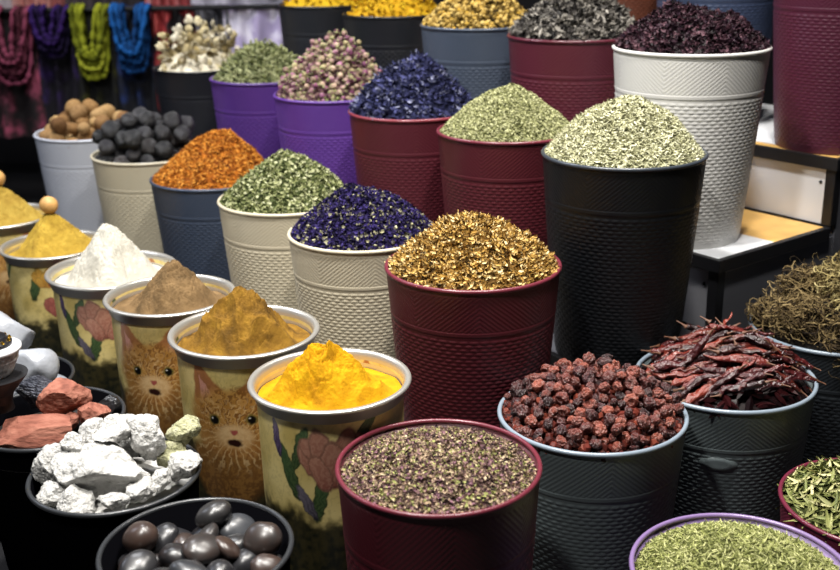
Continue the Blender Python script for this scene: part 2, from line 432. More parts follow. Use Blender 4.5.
mt, nt, b = newmat('printed tin'); at = nt.nodes.new('ShaderNodeAttribute'); at.attribute_name = 'print'
nt.links.new(at.outputs['Color'], b.inputs['Base Color']); b.inputs['Roughness'].default_value = .35; M_TIN = mt
M_STEEL = plain('brushed steel', '#c4c1ba', .34, metal=.75, bump=.05, bscale=60)
TN = {'T1': (-.154, 1.70, -.730, .1375), 'T2': (-.339, 1.977, -.745, .145), 'T3': (-.535, 2.228, -.755, .14), 'T4': (-.737, 2.514, -.785, .155),
      'T5': (-.975, 2.823, -.81, .14), 'T6': (-1.195, 3.06, -.79, .145)}
tl = {'T1': ('turmeric tin with a pink tulip print, nearest of the metal-rimmed tins', 0, -.04), 'T2': ('metal-rimmed tin with a kitten print holding ochre curry powder', 1, -.26),
      'T3': ('metal-rimmed tin with a kitten print holding brown powder', 1, -.42), 'T4': ('metal-rimmed tin with a tulip print holding white powder', 0, -.25),
      'T5': ('metal-rimmed tin printed with red and yellow tulips, ball on its yellow powder', 2, .0), 'T6': ('metal-rimmed tin of yellow powder cut by the left edge', 1, 0)}
for k, (x, y, zr, R) in TN.items():
    lab, mot, off = tl[k]; H = zr-L0; s = R/.14
    cam_a = math.atan2(-y, -x); a_m = (.13+mot*2*PI*.126/3)/.126
    t_ = thing('spice_tin', lab, 'tin', (x, y, 0), cam_a-a_m+off, None)
    obj('body', ME_TIN, M_TIN, t_, (0, 0, 0), scale=(s, s, (H-.015)/.52))
    obj('rim', ME_TRIM, M_STEEL, t_, (0, 0, H-.0045*s), scale=(s, s, s*min(1, (H-.02)/.40)))

# ------------------------------------------------------------------ heaps
def heapfn(R, h, seed, pw=1.25, edge=-.012, off=(0, 0), rough=.012, top=0):
    def f(x, y):
        P = np.stack([x, y, 0*x+seed*3.1], 1)
        rho = np.sqrt((x-off[0]*(1-np.hypot(x, y)/R))**2+(y-off[1]*(1-np.hypot(x, y)/R))**2)/R
        rho = np.clip(rho, 0, 1)
        g = 1-rho**pw
        if top: g = np.minimum(g, 1-top+ (g-1+top)*.35) if np.ndim(g) else g
        return edge+h*g+rough*fbm(P, 14, 3, seed)*np.clip(1.3*(1-rho)+.15, 0, 1)
    return f
def heap_base(R, f, nr=26, nt=64):
    V = [(0, 0, float(f(np.zeros(1), np.zeros(1))[0]))]; rs = np.linspace(R/nr, R, nr)
    for q in rs:
        t = np.arange(nt)*2*PI/nt; x = q*np.cos(t); y = q*np.sin(t)
        V.extend(np.stack([x, y, f(x, y)], 1))
    V = np.array([np.array(v) for v in V]); tri = np.array([(0, 1+i, 1+(i+1) % nt) for i in range(nt)])
    F = np.concatenate([np.stack([1+k*nt+np.arange(nt), 1+(k+1)*nt+np.arange(nt), 1+(k+1)*nt+(np.arange(nt)+1) % nt, 1+k*nt+(np.arange(nt)+1) % nt], 1) for k in range(nr-1)])
    return V, tri, F
def tpl_seed(l, w, k=1.):      # spindle
    V = [(-l/2, 0, 0), (l/2, 0, 0)]
    for s in (-.18, .18):
        for a in range(4): V.append((s*l, w/2*math.cos(a*PI/2), w/2*k*math.sin(a*PI/2)))
    F = []
    for a in range(4):
        b = (a+1) % 4; F += [(0, 2+b, 2+a), (1, 6+a, 6+b), (2+a, 2+b, 6+b), (2+a, 6+b, 6+a)]
    return np.array(V), np.array(F)
def tpl_strip(l, w, curl, twist=0, fold=.35, n=4):   # curled petal / leaf flake
    V = []; F = []
    for i in range(n+1):
        s = i/n-.5; a = curl*s
        x = l*(math.sin(a)/curl if curl else s); z = l*((1-math.cos(a))/curl if curl else 0)
        ww = w*(.35+.65*math.cos(s*PI)) ; tw = twist*s
        for q, zz in ((-.5, fold*w), (0, 0), (.5, fold*w)):
            V.append((x, ww*q*math.cos(tw), z+zz*(1 if q else 0)*abs(q)*2*.5+ww*q*math.sin(tw)))
    for i in range(n):
        for j in range(2):
            a = i*3+j; F += [(a, a+1, a+4), (a, a+4, a+3)]
    return np.array(V), np.array(F)
def tpl_bud(r):
    V = []; F = []; n = 6
    V.append((0, 0, -r)); 
    for z, q in ((-.55, .8), (.1, 1.0), (.7, .62)):
        for a in range(n): V.append((r*q*math.cos(a*2*PI/n), r*q*math.sin(a*2*PI/n), r*z*1.2))
    V.append((0, 0, r*.95))
    for a in range(n):
        b = (a+1) % n; F.append((0, 1+b, 1+a)); F.append((1+3*n, 1+2*n+a, 1+2*n+b))
        for k in (0, n): F += [(1+k+a, 1+k+b, 1+k+n+b), (1+k+a, 1+k+n+b, 1+k+n+a)]
    return np.array(V), np.array(F)
def rotmats(n, rng, normals, tilt):
    yaw = rng.uniform(0, 2*PI, n)
    a = rng.normal(0, tilt, n); b2 = rng.normal(0, tilt*.8, n)
    N = normals.copy(); N[:, 0] += a; N[:, 1] += b2; N /= np.linalg.norm(N, axis=1)[:, None]
    ref = np.stack([np.cos(yaw), np.sin(yaw), 0*yaw], 1)
    X = ref-N*(ref*N).sum(1)[:, None]; X /= np.linalg.norm(X, axis=1)[:, None]+1e-9
    Y = np.cross(N, X); return np.stack([X, Y, N], 2)
def surf(f, x, y, e=.004):
    z = f(x, y); nx = -(f(x+e, y)-f(x-e, y))/(2*e); ny = -(f(x, y+e)-f(x, y-e))/(2*e)
    N = np.stack([nx, ny, np.ones_like(x)], 1); return z, N/np.linalg.norm(N, axis=1)[:, None]
def heap(name, key, mat, label, cat, h, tpls, n, seed, tilt=.5, lift=.001, layers=2, smin=.7, smax=1.3, spill=0, rin=None, base_r=None, **kw):
    x0, y0, zr, R = (BK.get(key) or BW.get(key) or TN.get(key))[:4]
    Ri = rin or R*.955
    f = heapfn(Ri, h, seed, **kw); rng = np.random.default_rng(seed)
    bv, t3, q4 = heap_base(Ri, f)
    V = [bv-np.array([0, 0, .0015])]; F = [t3, np.concatenate([q4[:, [0, 1, 2]], q4[:, [0, 2, 3]]])]; Rn = [rng.uniform(0, .35, len(bv))]  # base keeps to the ramp's dark end: shade between pieces painted in
    off = len(bv); F3 = [np.concatenate(F)]
    per = n//len(tpls)
    for tv, tf in tpls:
        q = Ri*.985*np.sqrt(rng.uniform(0, 1, per)); th = rng.uniform(0, 2*PI, per)
        x = q*np.cos(th); y = q*np.sin(th); z, N = surf(f, x, y)
        z = z+lift*rng.uniform(0, layers, per)
        Rm = rotmats(per, rng, N, tilt); s = rng.uniform(smin, smax, per)
        W = np.einsum('nij,vj->nvi', Rm, tv)*s[:, None, None] + np.stack([x, y, z], 1)[:, None, :]
        nv = len(tv)
        V.append(W.reshape(-1, 3)); F3.append((tf[None]+off+(np.arange(per)*nv)[:, None, None]).reshape(-1, 3)); off += per*nv
        Rn.append(np.repeat(rng.uniform(0, 1, per), nv))
    me = mesh_np(name, np.concatenate(V), np.concatenate(F3), rnd=np.concatenate(Rn))
    o = obj(name, me, mat, None, (x0, y0, zr+Z0)); tag(o, label, cat, None, 'stuff'); return f
PM = lambda n, c, **k: ramp_mat(n, c, **k)
heap('marigold_petals', 'marigold', PM('marigold', ['#33240f', '#705224', '#a58240', '#cdab66', '#ead9a8'], extra=.04), 'heap of curled golden brown dried petals in the large maroon bucket', 'dried petals', .094,
     [tpl_strip(.021, .0046, 3.6), tpl_strip(.017, .0040, 4.8, 1), tpl_strip(.024, .0042, 2.4, 2)], 4800, 11, tilt=1.0, lift=.006, layers=1.6, pw=1.75, rough=.014)
heap('violet_flowers', 'lav', PM('lav', ['#0c091a', '#181232', '#261e4a', '#362c62', '#1c1638', '#a8a480'], extra=.04), 'heap of small deep violet flowers in the cream bucket', 'dried flowers', .100,
     [tpl_strip(.012, .0065, 2.0), tpl_seed(.011, .005), tpl_strip(.010, .006, 3, 1.5)], 5200, 12, tilt=1.1, lift=.006, layers=1.8, pw=1.9, rough=.016)
heap('chopped_green_leaves', 'green', PM('greenl', ['#22280f', '#4c5632', '#74794c', '#989c70', '#c4c6a0'], extra=.04), 'heap of chopped green leaves in the cream bucket beside the orange heap', 'dried leaves', .122,
     [tpl_strip(.013, .006, 1.2), tpl_strip(.012, .005, 2.2, 1.), tpl_seed(.010, .0045, .5)], 5600, 13, off=(.015, 0), tilt=.9, lift=.005, pw=1.6, rough=.014)
heap('safflower', 'orange', PM('orange', ['#522408', '#a05c18', '#c47e2a', '#dca048', '#7c3c10'], extra=.05), 'heap of bright orange safflower in the slate blue bucket', 'dried flowers', .125,
     [tpl_strip(.010, .0035, 1.8), tpl_seed(.011, .0032), tpl_strip(.012, .004, 3, 1)], 5600, 14, off=(.045, .0), tilt=1.1, lift=.005, pw=2.0, rough=.014)
heap('pale_seeds', 'cumin', PM('cumin', ['#56543c', '#8a8968', '#adac8a', '#c6c5a4', '#dcdac0'], extra=.03), 'heap of pale grey-green seeds in the tall black bucket', 'seeds', .118,
     [tpl_seed(.0120, .0026), tpl_strip(.013, .0028, 1.6), tpl_seed(.010, .0022)], 14000, 15, tilt=.9, lift=.004, layers=2.2, pw=1.65, rough=.014)
heap('fennel_seeds', 'fennel', PM('fennel', ['#34361c', '#6c6e46', '#8e8f64', '#b4b48a', '#56583a'], extra=.03), 'smooth cone of green fennel seeds in the maroon bucket', 'seeds', .112,
     [tpl_seed(.0085, .0032), tpl_seed(.0075, .0030)], 11000, 16, tilt=.55, lift=.003, pw=1.55, rough=.009)
heap('blue_flowers', 'blue', PM('blue', ['#0e1020', '#20233e', '#33365c', '#4c4f7c', '#181a30', '#8c8fac'], extra=.04), 'heap of dark blue dried flowers in a maroon bucket', 'dried flowers', .135,
     [tpl_strip(.028, .0085, 2.2, 2), tpl_strip(.022, .008, 3.4, 3), tpl_strip(.030, .006, 1.6, 3.5)], 2300, 17, tilt=1., lift=.010, layers=1.8, pw=1.5, rough=.022)
heap('hibiscus_petals', 'hib', PM('hib', ['#0c080a', '#1c1016', '#2e1c26', '#4a3038', '#201420', '#644850'], extra=.08, rough=.5), 'low heap of dark purple-black hibiscus petals in the white bucket', 'dried petals', .088,
     [tpl_strip(.024, .009, 2.8, 2.5), tpl_strip(.019, .008, 3.8, 3), tpl_strip(.015, .010, 1.8, 1.4)], 2800, 18, tilt=1.4, lift=.009, layers=1.6, pw=1.9, rough=.018)
heap('tea_leaves', 'tea', PM('tea', ['#141313', '#383533', '#5e5a55', '#8c877f', '#292725'], extra=.04, rough=.55), 'heap of grey curled tea leaves in the maroon bucket at top centre', 'tea leaves', .135,
     [tpl_strip(.034, .011, 3.0, 3), tpl_strip(.028, .009, 4, 2.5), tpl_seed(.028, .007)], 1900, 19, tilt=1.2, lift=.010, pw=1.3, rough=.016)
heap('chamomile_flowers', 'cham', PM('cham', ['#2e2410', '#6e5826', '#9c8040', '#c4aa68', '#a88428'], extra=.04), 'heap of yellow-brown chamomile flowers in the slate bucket', 'dried flowers', .115,
     [tpl_bud(.0065), tpl_strip(.013, .006, 2.5, 1), tpl_bud(.005)], 2400, 20, tilt=1.3, lift=.008, pw=1.4, rough=.014)
heap('crushed_herb_mix', 'D', PM('mix', ['#2e2226', '#5c4844', '#8a7264', '#a08a72', '#b8a688', '#82606a', '#96985e', '#6e5a52'], extra=.04, interp='CONSTANT'), 'crushed brown, tan and purple herb mix lying below the rim of the maroon bucket', 'herb mix', .040,
     [tpl_strip(.0065, .0042, 1), tpl_seed(.0062, .0034), tpl_strip(.0105, .0036, 2, 1)], 14000, 21, tilt=1.0, lift=.003, layers=2, pw=2.2, edge=-.021, rough=.006)
heap('rosemary_needles', 'H', PM('rosem', ['#34381a', '#6e7340', '#969a5c', '#c0c088', '#565c30'], extra=.03), 'thin green rosemary needles in the lilac-rimmed bucket', 'rosemary', .058,
     [tpl_seed(.017, .0019), tpl_seed(.014, .0016), tpl_seed(.020, .0018)], 13000, 22, tilt=.8, lift=.004, layers=2.4, pw=1.9, edge=-.026, rough=.008)

# powders in the tins
def powder(name, key, cols, label, h, seed, off=(0, 0), rc=.92, facet=.006, sm=.012, edge=-.014, crack=0, rough=.9):
    x0, y0, zr, R = TN[key]; Ri = R*.885; n, m = 170, 300; edge = -.028; h = h+.010; rc = rc*.92
    V = []
    rs = Ri*(np.arange(1, n+1)/n); t = np.arange(m)*2*PI/m
    Rg, Tg = np.meshgrid(rs, t, indexing='ij'); X = np.concatenate([[0], (Rg*np.cos(Tg)).ravel()]); Y = np.concatenate([[0], (Rg*np.sin(Tg)).ravel()])
    P = np.stack([X, Y, 0*X+seed], 1)
    dx = X-off[0]; dy = Y-off[1]; th = np.arctan2(dy, dx)
    rr = np.hypot(dx, dy)*(1+.10*np.sin(3*th+seed)+.06*np.sin(5*th+2*seed))
    rho = rr/(Ri*rc)
    c = h*(1-rho)*(1+.18*rho); c = np.minimum(c, h*.93-.18*(rr))          # knocked-off top
    z = np.where(c > 0, c, 0)
    z = .5*(c+np.sqrt(c*c+.00008))                             # soft foot
    n1 = fbm(P, 26, 3, seed); n2 = fbm(P, 90, 4, seed+5, .6)
    w = np.clip(c/h*3, .12, 1)
    ridge = -np.abs(fbm(P, 18, 2, seed+3))
    crk = np.abs(vnoise(P, 38, seed+21)+.5*vnoise(P, 90, seed+22)); z = z-w*.0045*np.exp(-(crk/.06)**2)*(vnoise(P, 14, seed+30) > -.1)
    z = z+w*(facet*.8*n1+.0028*n2+.0020*fbm(P, 240, 2, seed+8)+crack*np.clip(ridge+.12, -1, 0.12)*.04)
    z = z*np.clip((Ri-np.hypot(X, Y))/.01*.6+.4, 0, 1)+edge+.002*n1
    V = np.stack([X, Y, z], 1)
    tri = np.array([(0, 1+i, 1+(i+1) % m) for i in range(m)]); i = np.arange(m); j = (i+1) % m
    F = np.concatenate([np.stack([1+k*m+i, 1+(k+1)*m+i, 1+(k+1)*m+j, 1+k*m+j], 1) for k in range(n-1)])
    mat = ramp_mat('powder '+name, cols, rough=rough, spec=.15, mode='noise', nscale=30, bump=.7, bscale=260, dist=.0014)
    o = obj(name, mesh_np(name, V, [tri, F], smooth=True), mat, None, (x0, y0, zr+Z0)); tag(o, label, 'powder', None, 'stuff')
    return z.max()
powder('turmeric_powder', 'T1', ['#8e6204', '#aa7c05', '#b08608'], 'bright yellow turmeric cone in the nearest tulip tin', .092, 31, (-.008, .0), facet=.007, crack=1)
powder('curry_powder', 'T2', ['#443010', '#6c4e18', '#80601e'], 'ochre curry powder cone in the kitten tin behind the turmeric', .108, 32, (-.0, .0), facet=.010, crack=1)
powder('brown_powder', 'T3', ['#4e3e28', '#6a5438', '#7c6444'], 'brown powder cone in the tin between ochre and white powders', .092, 33, (.012, 0), facet=.009, rc=.8)
powder('white_powder', 'T4', ['#a09c90', '#b6b2a6', '#c0bcb0'], 'white powder cone in a metal-rimmed tin', .138, 34, (0, 0), facet=.008, rc=.86)
z5 = powder('yellow_powder', 'T5', ['#8a6e28', '#a88a34', '#b89a40'], 'mustard yellow powder cone with a wooden ball on top, beside the white powder', .115, 35, facet=.006)
z6 = powder('yellow_powder', 'T6', ['#8a6e2c', '#a4883a', '#b49a48'], 'mustard yellow powder cone cut by the left edge', .115, 36, facet=.006)
def rock_me(name, seed, r=1, amp=.25, freq=1.2, sub=3, flat=(1, 1, 1), facet=0, fine=0, dimple=0):
    bm = bmesh.new(); bmesh.ops.create_icosphere(bm, subdivisions=sub, radius=1)
    P = np.array([v.co[:] for v in bm.verts]); rng = np.random.default_rng(seed)
    if facet:
        nrm = rng.normal(size=(facet, 3)); nrm /= np.linalg.norm(nrm, axis=1)[:, None]; dd = rng.uniform(.55, .85, facet)
        for a, d in zip(nrm, dd):
            q = P@a; ex = np.clip(q-d, 0, None); P = P-ex[:, None]*a*.97
    if dimple: P = P*(1-dimple*np.exp(-((1-P[:, 2])/.16)**2))[:, None]
    P = P*(1+amp*fbm(P, freq, 2, seed)+fine*fbm(P, freq*5, 3, seed+40))[:, None]
    P = P*np.array(flat)*r
    for v, c in zip(bm.verts, P): v.co = c
    for f in bm.faces: f.smooth = (facet == 0)
    me = bpy.data.meshes.new(name); bm.to_mesh(me); bm.free(); return me
M_ball = plain('wooden ball', '#c99b5c', .5, noise=.25, nscale=40)
for k, zz in (('T5', z5), ('T6', z6)):
    x, y, zr, R = TN[k]
    tag(obj('nutmeg_ball', rock_me('nutmeg_ball', 5 if k == 'T5' else 6, .0235, .05, 1.5), M_ball, None, (x, y, zr+Z0+zz+.017)),
        'round brown nut balanced on the yellow powder cone '+('beside the white powder' if k == 'T5' else 'at the left edge'), 'nut')

# ------------------------------------------------------------------ countable piles
def pack(n, R, f, r, rng, tries=10, squash=.9, jitter=.15, k=1.0):
    P = np.zeros((0, 4)); out = []
    for q in range(n):
        rr = r*rng.uniform(1-jitter, 1+jitter)
        rad = (R-rr)*np.sqrt(rng.uniform(0, 1, tries)); th = rng.uniform(0, 2*PI, tries)
        x = rad*np.cos(th); y = rad*np.sin(th); s = f(x, y); z = s+.2*rr
        if len(P):
            d2 = (x[:, None]-P[:, 0])**2+(y[:, None]-P[:, 1])**2; S = ((P[:, 3]+rr)*squash)**2
            zc = np.where(d2 < S, P[:, 2]+np.sqrt(np.clip(S-d2, 0, None)), -9).max(1); z = np.maximum(z, zc)
        b = np.argmin(z-s); P = np.vstack([P, [x[b], y[b], z[b], rr]])
    return P
def scatter_pile(name, key, meshes, mat, P, rng, label, cat, group, rot='any', size=1, f=None, tilt=.5, child=None):
    x0, y0, zr, R = (BK.get(key) or BW.get(key) or TN.get(key))[:4]
    protos = []
    for me in meshes:
        pass
    for i, (x, y, z, rr) in enumerate(P):
        me = meshes[i % len(meshes)]
        if i < len(meshes):
            o = obj(name, me, mat); kids = []
            if child: kids = [obj(child[0], child[1][i % len(child[1])], child[2], o)]
            protos.append((o, kids))
        else:
            src, kk = protos[i % len(meshes)]; o = src.copy(); COL.objects.link(o); kids = []
            for c in kk:
                d = c.copy(); COL.objects.link(d); d.parent = o
        s = rr*size; o.scale = (s, s, s); o.location = (x0+x, y0+y, zr+Z0+z)
        if rot == 'any': o.rotation_euler = tuple(rng.uniform(0, 2*PI, 3))
        else:
            zz, N = surf(f, np.array([x]), np.array([y])); Rm = rotmats(1, rng, N, tilt)[0]
            if rot == 'dir':
                yaw = rng.normal(-.1, .42)+PI*(rng.uniform() < .45); ref = np.array([math.cos(yaw), math.sin(yaw), 0]); nn = Rm[:, 2]
                X = ref-nn*(ref@nn); X /= np.linalg.norm(X); Rm = np.stack([X, np.cross(nn, X), nn], 1)
            o.rotation_euler = Matrix(Rm.tolist()).to_euler()
        tag(o, label, cat, group)
def fill(name, key, mat, label, cat, f, R, dz=0):
    x0, y0, zr, _ = (BK.get(key) or BW.get(key))[:4]
    bv, t3, q4 = heap_base(R, f); bv[:, 2] += dz
    tag(obj(name, mesh_np(name, bv, [t3, q4], rnd=np.random.default_rng(1).uniform(0, 1, len(bv))), mat, None, (x0, y0, zr+Z0)), label, cat, None, 'stuff')
rng = np.random.default_rng(5)
Rk = lambda k: (BK.get(k) or BW.get(k))[3]*.95
# nutmegs
m_ = ramp_mat('nutmeg', ['#543a24', '#86653e', '#a88a5e', '#6e4e30'], mode='obj', extra=.2, bump=.6, bscale=30, nscale=3)
f = heapfn(Rk('nut'), .045, 41, pw=1.8, edge=-.035)
fill('nutmeg_fill', 'nut', m_, 'more nutmegs lying under the top layer in the whitish bucket', 'nutmeg', f, Rk('nut'))
scatter_pile('nutmeg', 'nut', [rock_me('nutmeg', 50+i, 1, .10, 1.5, 3, (1, 1, 1.15)) for i in range(4)], m_, pack(52, Rk('nut'), f, .023, rng, jitter=.25), rng,
             'tan wrinkled nutmeg piled in the whitish bucket at the far left', 'nutmeg', 'nutmegs in the whitish bucket')
# black limes
m_ = ramp_mat('black lime', ['#0c0c0e', '#161719', '#28272b', '#121113', '#383332'], mode='obj', extra=.15, rough=.36, spec=.6, bump=.5, bscale=6, nscale=3, dist=.05)
f = heapfn(Rk('limes'), .06, 42, pw=1.5, edge=-.03)
fill('black_lime_fill', 'limes', m_, 'more black limes under the top layer in the cream bucket', 'dried limes', f, Rk('limes'))
scatter_pile('black_lime', 'limes', [rock_me('black_lime', 60+i, 1, .12, 1.4, 3, (1.05, 1, .95)) for i in range(4)], m_, pack(56, Rk('limes'), f, .0255, rng, jitter=.2), rng,
             'round black dried lime piled in the cream bucket', 'dried lime', 'black limes in the cream bucket')
# cream flowers
def flower_me(name, seed, n=7, r=1):
    L = []; g = np.random.default_rng(seed)
    for k in range(n):
        v, t = tpl_strip(1.1, .75, g.uniform(.8, 1.8), g.uniform(-.6, .6), .2)
        a = 2*PI*k/n+g.uniform(-.3, .3); e = g.uniform(.2, 1.1)
        Mx = np.array((Matrix.Rotation(a, 3, 'Z') @ Matrix.Rotation(-e, 3, 'Y')))
        v = v+np.array([.5, 0, 0]); L.append(((v@Mx.T)*r, t))
    V, F, _ = join_arr(L); return mesh_np(name, V, F, smooth=True)
m_ = ramp_mat('cream flower', ['#6c5c38', '#b4a67e', '#c8bea0', '#cfc8b4', '#a08c58'], mode='obj', extra=.2, nscale=2)
f = heapfn(Rk('pist'), .088, 43, pw=1.5, edge=-.02)
fill('cream_flower_fill', 'pist', m_, 'more pale flowers under the top layer of the black bucket', 'dried flowers', f, Rk('pist'))
scatter_pile('cream_flower', 'pist', [flower_me('cream_flower', 70+i, 9) for i in range(5)], m_, pack(150, Rk('pist'), f, .0185, rng, jitter=.3), rng,
             'pale cream dried flower in the black bucket by the scarves', 'dried flower', 'pale cream flowers by the scarves', size=1.0)
# cardamom
def pod_me(name, seed, l=1, w=.36):
    v, t = lathe_arr([(.01, -l), (w*.6, -l*.7), (w, -.1), (w*.8, l*.5), (w*.25, l*.9), (.01, l)], 9)
    th = np.arctan2(v[:, 1], v[:, 0]); v[:, :2] *= (1+.12*np.cos(3*th))[:, None]
    return mesh_np(name, v, t, smooth=True)
m_ = ramp_mat('cardamom', ['#3c4424', '#60663c', '#84885a', '#a4a67c'], mode='obj', extra=.2, nscale=2)
f = heapfn(Rk('card'), .118, 44, pw=1.45, edge=-.012)
heap('cardamom_pods', 'card', ramp_mat('cardamom fill', ['#2e341c', '#54583a', '#767a54', '#949672'], extra=.1), 'mass of green cardamom pods under the top ones in the purple bucket', 'cardamom pods', .115,
     [tpl_seed(.019, .009), tpl_seed(.017, .0085)], 1500, 44, tilt=.6, lift=.003, pw=1.45, edge=-.014)
P = pack(290, Rk('card'), f, .0085, rng)
P = P[np.argsort(-P[:, 2])]
scatter_pile('cardamom_pod', 'card', [pod_me('cardamom_pod', i) for i in range(1)], m_, P, rng, 'green cardamom pod on the heap in the purple bucket', 'cardamom pod', 'cardamom pods in the purple bucket', rot='tan', f=f, tilt=.6, size=1.15)
# rosebuds
def bud_me(name, seed):
    L = []; v, t = tpl_bud(.62); v = v*np.array([1, 1, 1.25]); L.append((v, t, .2))
    g = np.random.default_rng(seed)
    for k in range(5):
        v, t = tpl_strip(1.5, 1.1, 1.5, 0, .5); a = 2*PI*k/5+g.uniform(-.3, .3)
        Mx = np.array(Matrix.Rotation(a, 3, 'Z') @ Matrix.Translation((0, 0, 0)).to_3x3() @ Matrix.Rotation(-PI/2, 3, 'Y'))
        v = (v+np.array([0, 0, -.78]))@Mx.T; L.append((v, t, .5))
    V, F, _ = join_arr(L); return mesh_np(name, V, F, smooth=False)
def calyx_me(name):
    L = []
    v, t = lathe_arr([(.01, -1.15), (.28, -1.0), (.38, -.7), (.3, -.45)], 7); L.append((v, np.concatenate([t[:, [0, 1, 2]], t[:, [0, 2, 3]]])))
    for k in range(4):
        v, t = tpl_strip(1.2, .3, 1.2, 0, .3); Mx = np.array(Matrix.Rotation(k*PI/2, 3, 'Z') @ Matrix.Rotation(-PI/2, 3, 'Y'))
        v = (v+np.array([-.2, 0, -.8]))@Mx.T; L.append((v, t))
    V, F, _ = join_arr(L); return mesh_np(name, V, F)
m_ = ramp_mat('rosebud', ['#4a2238', '#7c4864', '#9c6c86', '#bca48c', '#66345a', '#a89c74', '#8e5c78'], mode='obj', extra=.1, nscale=2)
m_c = plain('calyx green', '#8c9060', .7)
f = heapfn(Rk('rose'), .150, 45, pw=1.6, edge=-.012, off=(.02, 0))
heap('rosebud_mass', 'rose', ramp_mat('rosebud fill', ['#2c1c22', '#6a4a50', '#8f7a68', '#7a8050', '#a87a90'], extra=.1), 'mass of rosebuds and sepals under the top buds in the purple bucket', 'rosebuds', .140,
     [tpl_bud(.006), tpl_strip(.015, .005, 1.5, 1)], 1800, 45, tilt=1, lift=.004, pw=1.6, edge=-.016, rough=.014, off=(.02, 0))
scatter_pile('rosebud', 'rose', [bud_me('rosebud', i) for i in range(4)], m_, pack(295, Rk('rose'), f, .0108, rng, squash=.92), rng,
             'dried pink rosebud on the heap in the purple bucket', 'rosebud', 'pink rosebuds in the purple bucket', size=.95, child=('calyx', [calyx_me('calyx')], m_c))
# yellow blossoms
m_ = ramp_mat('yellow blossom', ['#946c08', '#b89214', '#c4a428', '#a87c0c'], mode='obj', extra=.2, nscale=2)
for k, sd, lab in (('yel', 46, 'nearer the chamomile'), ('yel2', 47, 'farthest left on the third step')):
    f = heapfn(Rk(k), .085, sd, pw=1.5, edge=-.02)
    fill('blossom_fill', k, m_, 'more yellow blossoms under the top layer, black bucket '+lab, 'dried flowers', f, Rk(k))
    scatter_pile('yellow_blossom', k, [flower_me('yellow_blossom', 80+i, 6) for i in range(4)], m_, pack(170, Rk(k), f, .0125, rng, jitter=.25), rng,
                 'bright yellow dried blossom in the black bucket '+lab, 'dried flower', 'yellow blossoms in the bucket '+lab)
# dried berries
m_ = ramp_mat('dried berry', ['#221012', '#421c1a', '#602c24', '#824232', '#32151a', '#6a342a'], mode='obj', extra=.12, rough=.34, spec=.7, bump=.5, bscale=3, nscale=1.5, dist=.05)
f = heapfn(Rk('E'), .078, 48, pw=1.7, edge=-.014, rough=.01)
heap('berry_mass', 'E', ramp_mat('berry fill', ['#14080a', '#38140f', '#5a241c', '#6e3426'], extra=.1, rough=.5), 'mass of dried red berries under the top ones in the grey bucket', 'dried berries', .074,
     [tpl_bud(.008), tpl_bud(.0065)], 900, 48, tilt=1, lift=.003, pw=1.7, edge=-.018, rough=.01)
def wrinkle(name, seed):
    return rock_me(name, seed, 1, .16, 1.9, 4, (1, 1, .85), 0, .10, .5)
scatter_pile('dried_berry', 'E', [wrinkle('dried_berry', 90+i) for i in range(7)], m_, pack(300, Rk('E'), f, .0098, rng, jitter=.25, squash=.9), rng,
             'wrinkled dark red dried berry heaped in the grey bucket', 'dried berry', 'dried red berries in the grey bucket')
# chilies
def chili_me(name, seed):
    g = np.random.default_rng(seed); n = 26; s = np.linspace(0, 1, n)
    bend = g.uniform(-.5, .5); b2 = g.uniform(-.25, .25)
    P = np.stack([(s-.5)*2, bend*(s-.5)**2*2+.08*np.sin(s*7+seed), b2*(s-.5)**2*2], 1)
    rad = .20*np.clip(np.sin(PI*np.clip(s*.93+.04, 0, 1))**.5*(1-.62*s), .01, 1)
    V, F = tube_arr(P, rad, 12)
    V = V+.075*fbm(V, 5, 2, seed)[:, None]*np.array([.1, 1, 1]); V[:, 2] *= .8
    V += .018*fbm(V, 16, 2, seed+4)[:, None]
    return mesh_np(name, V, F, smooth=True)
def stem_me(seed):
    P = np.array([[-.97, .0, .0], [-1.05, .01, .02], [-1.2, .05, .05], [-1.33, .11, .06]]); P[:, 1:] += [.5*.0, 0]
    V, F = tube_arr(P, [.10, .045, .025, .03], 6); return mesh_np('stem', V, F, smooth=True)
m_ = ramp_mat('dried chili', ['#1a0709', '#320c10', '#501412', '#70281a', '#200809', '#400f12'], mode='obj', extra=.15, rough=.3, spec=.7, bump=.35, bscale=8, nscale=2, dist=.03)
f = heapfn(Rk('F'), .088, 49, pw=1.7, edge=-.016, rough=.012)
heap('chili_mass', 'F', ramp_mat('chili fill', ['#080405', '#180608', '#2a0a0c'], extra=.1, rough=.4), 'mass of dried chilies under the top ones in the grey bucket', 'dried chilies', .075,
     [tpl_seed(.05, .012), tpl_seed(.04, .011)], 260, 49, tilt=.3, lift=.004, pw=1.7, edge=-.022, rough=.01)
P = pack(115, Rk('F')*.86, f, .0125, rng, squash=.8, jitter=.1)
P[:, 3] = rng.uniform(.042, .064, len(P))
sc = [chili_me('dried_chili', i) for i in range(7)]
scatter_pile('dried_chili', 'F', sc, m_, P, rng, 'long wrinkled dark red dried chili heaped in the grey bucket', 'dried chili', 'dried chilies in the grey bucket', rot='dir', f=f, tilt=.22,
             child=('stem', [stem_me(0)], plain('chili stem', '#5a3a28', .6)))
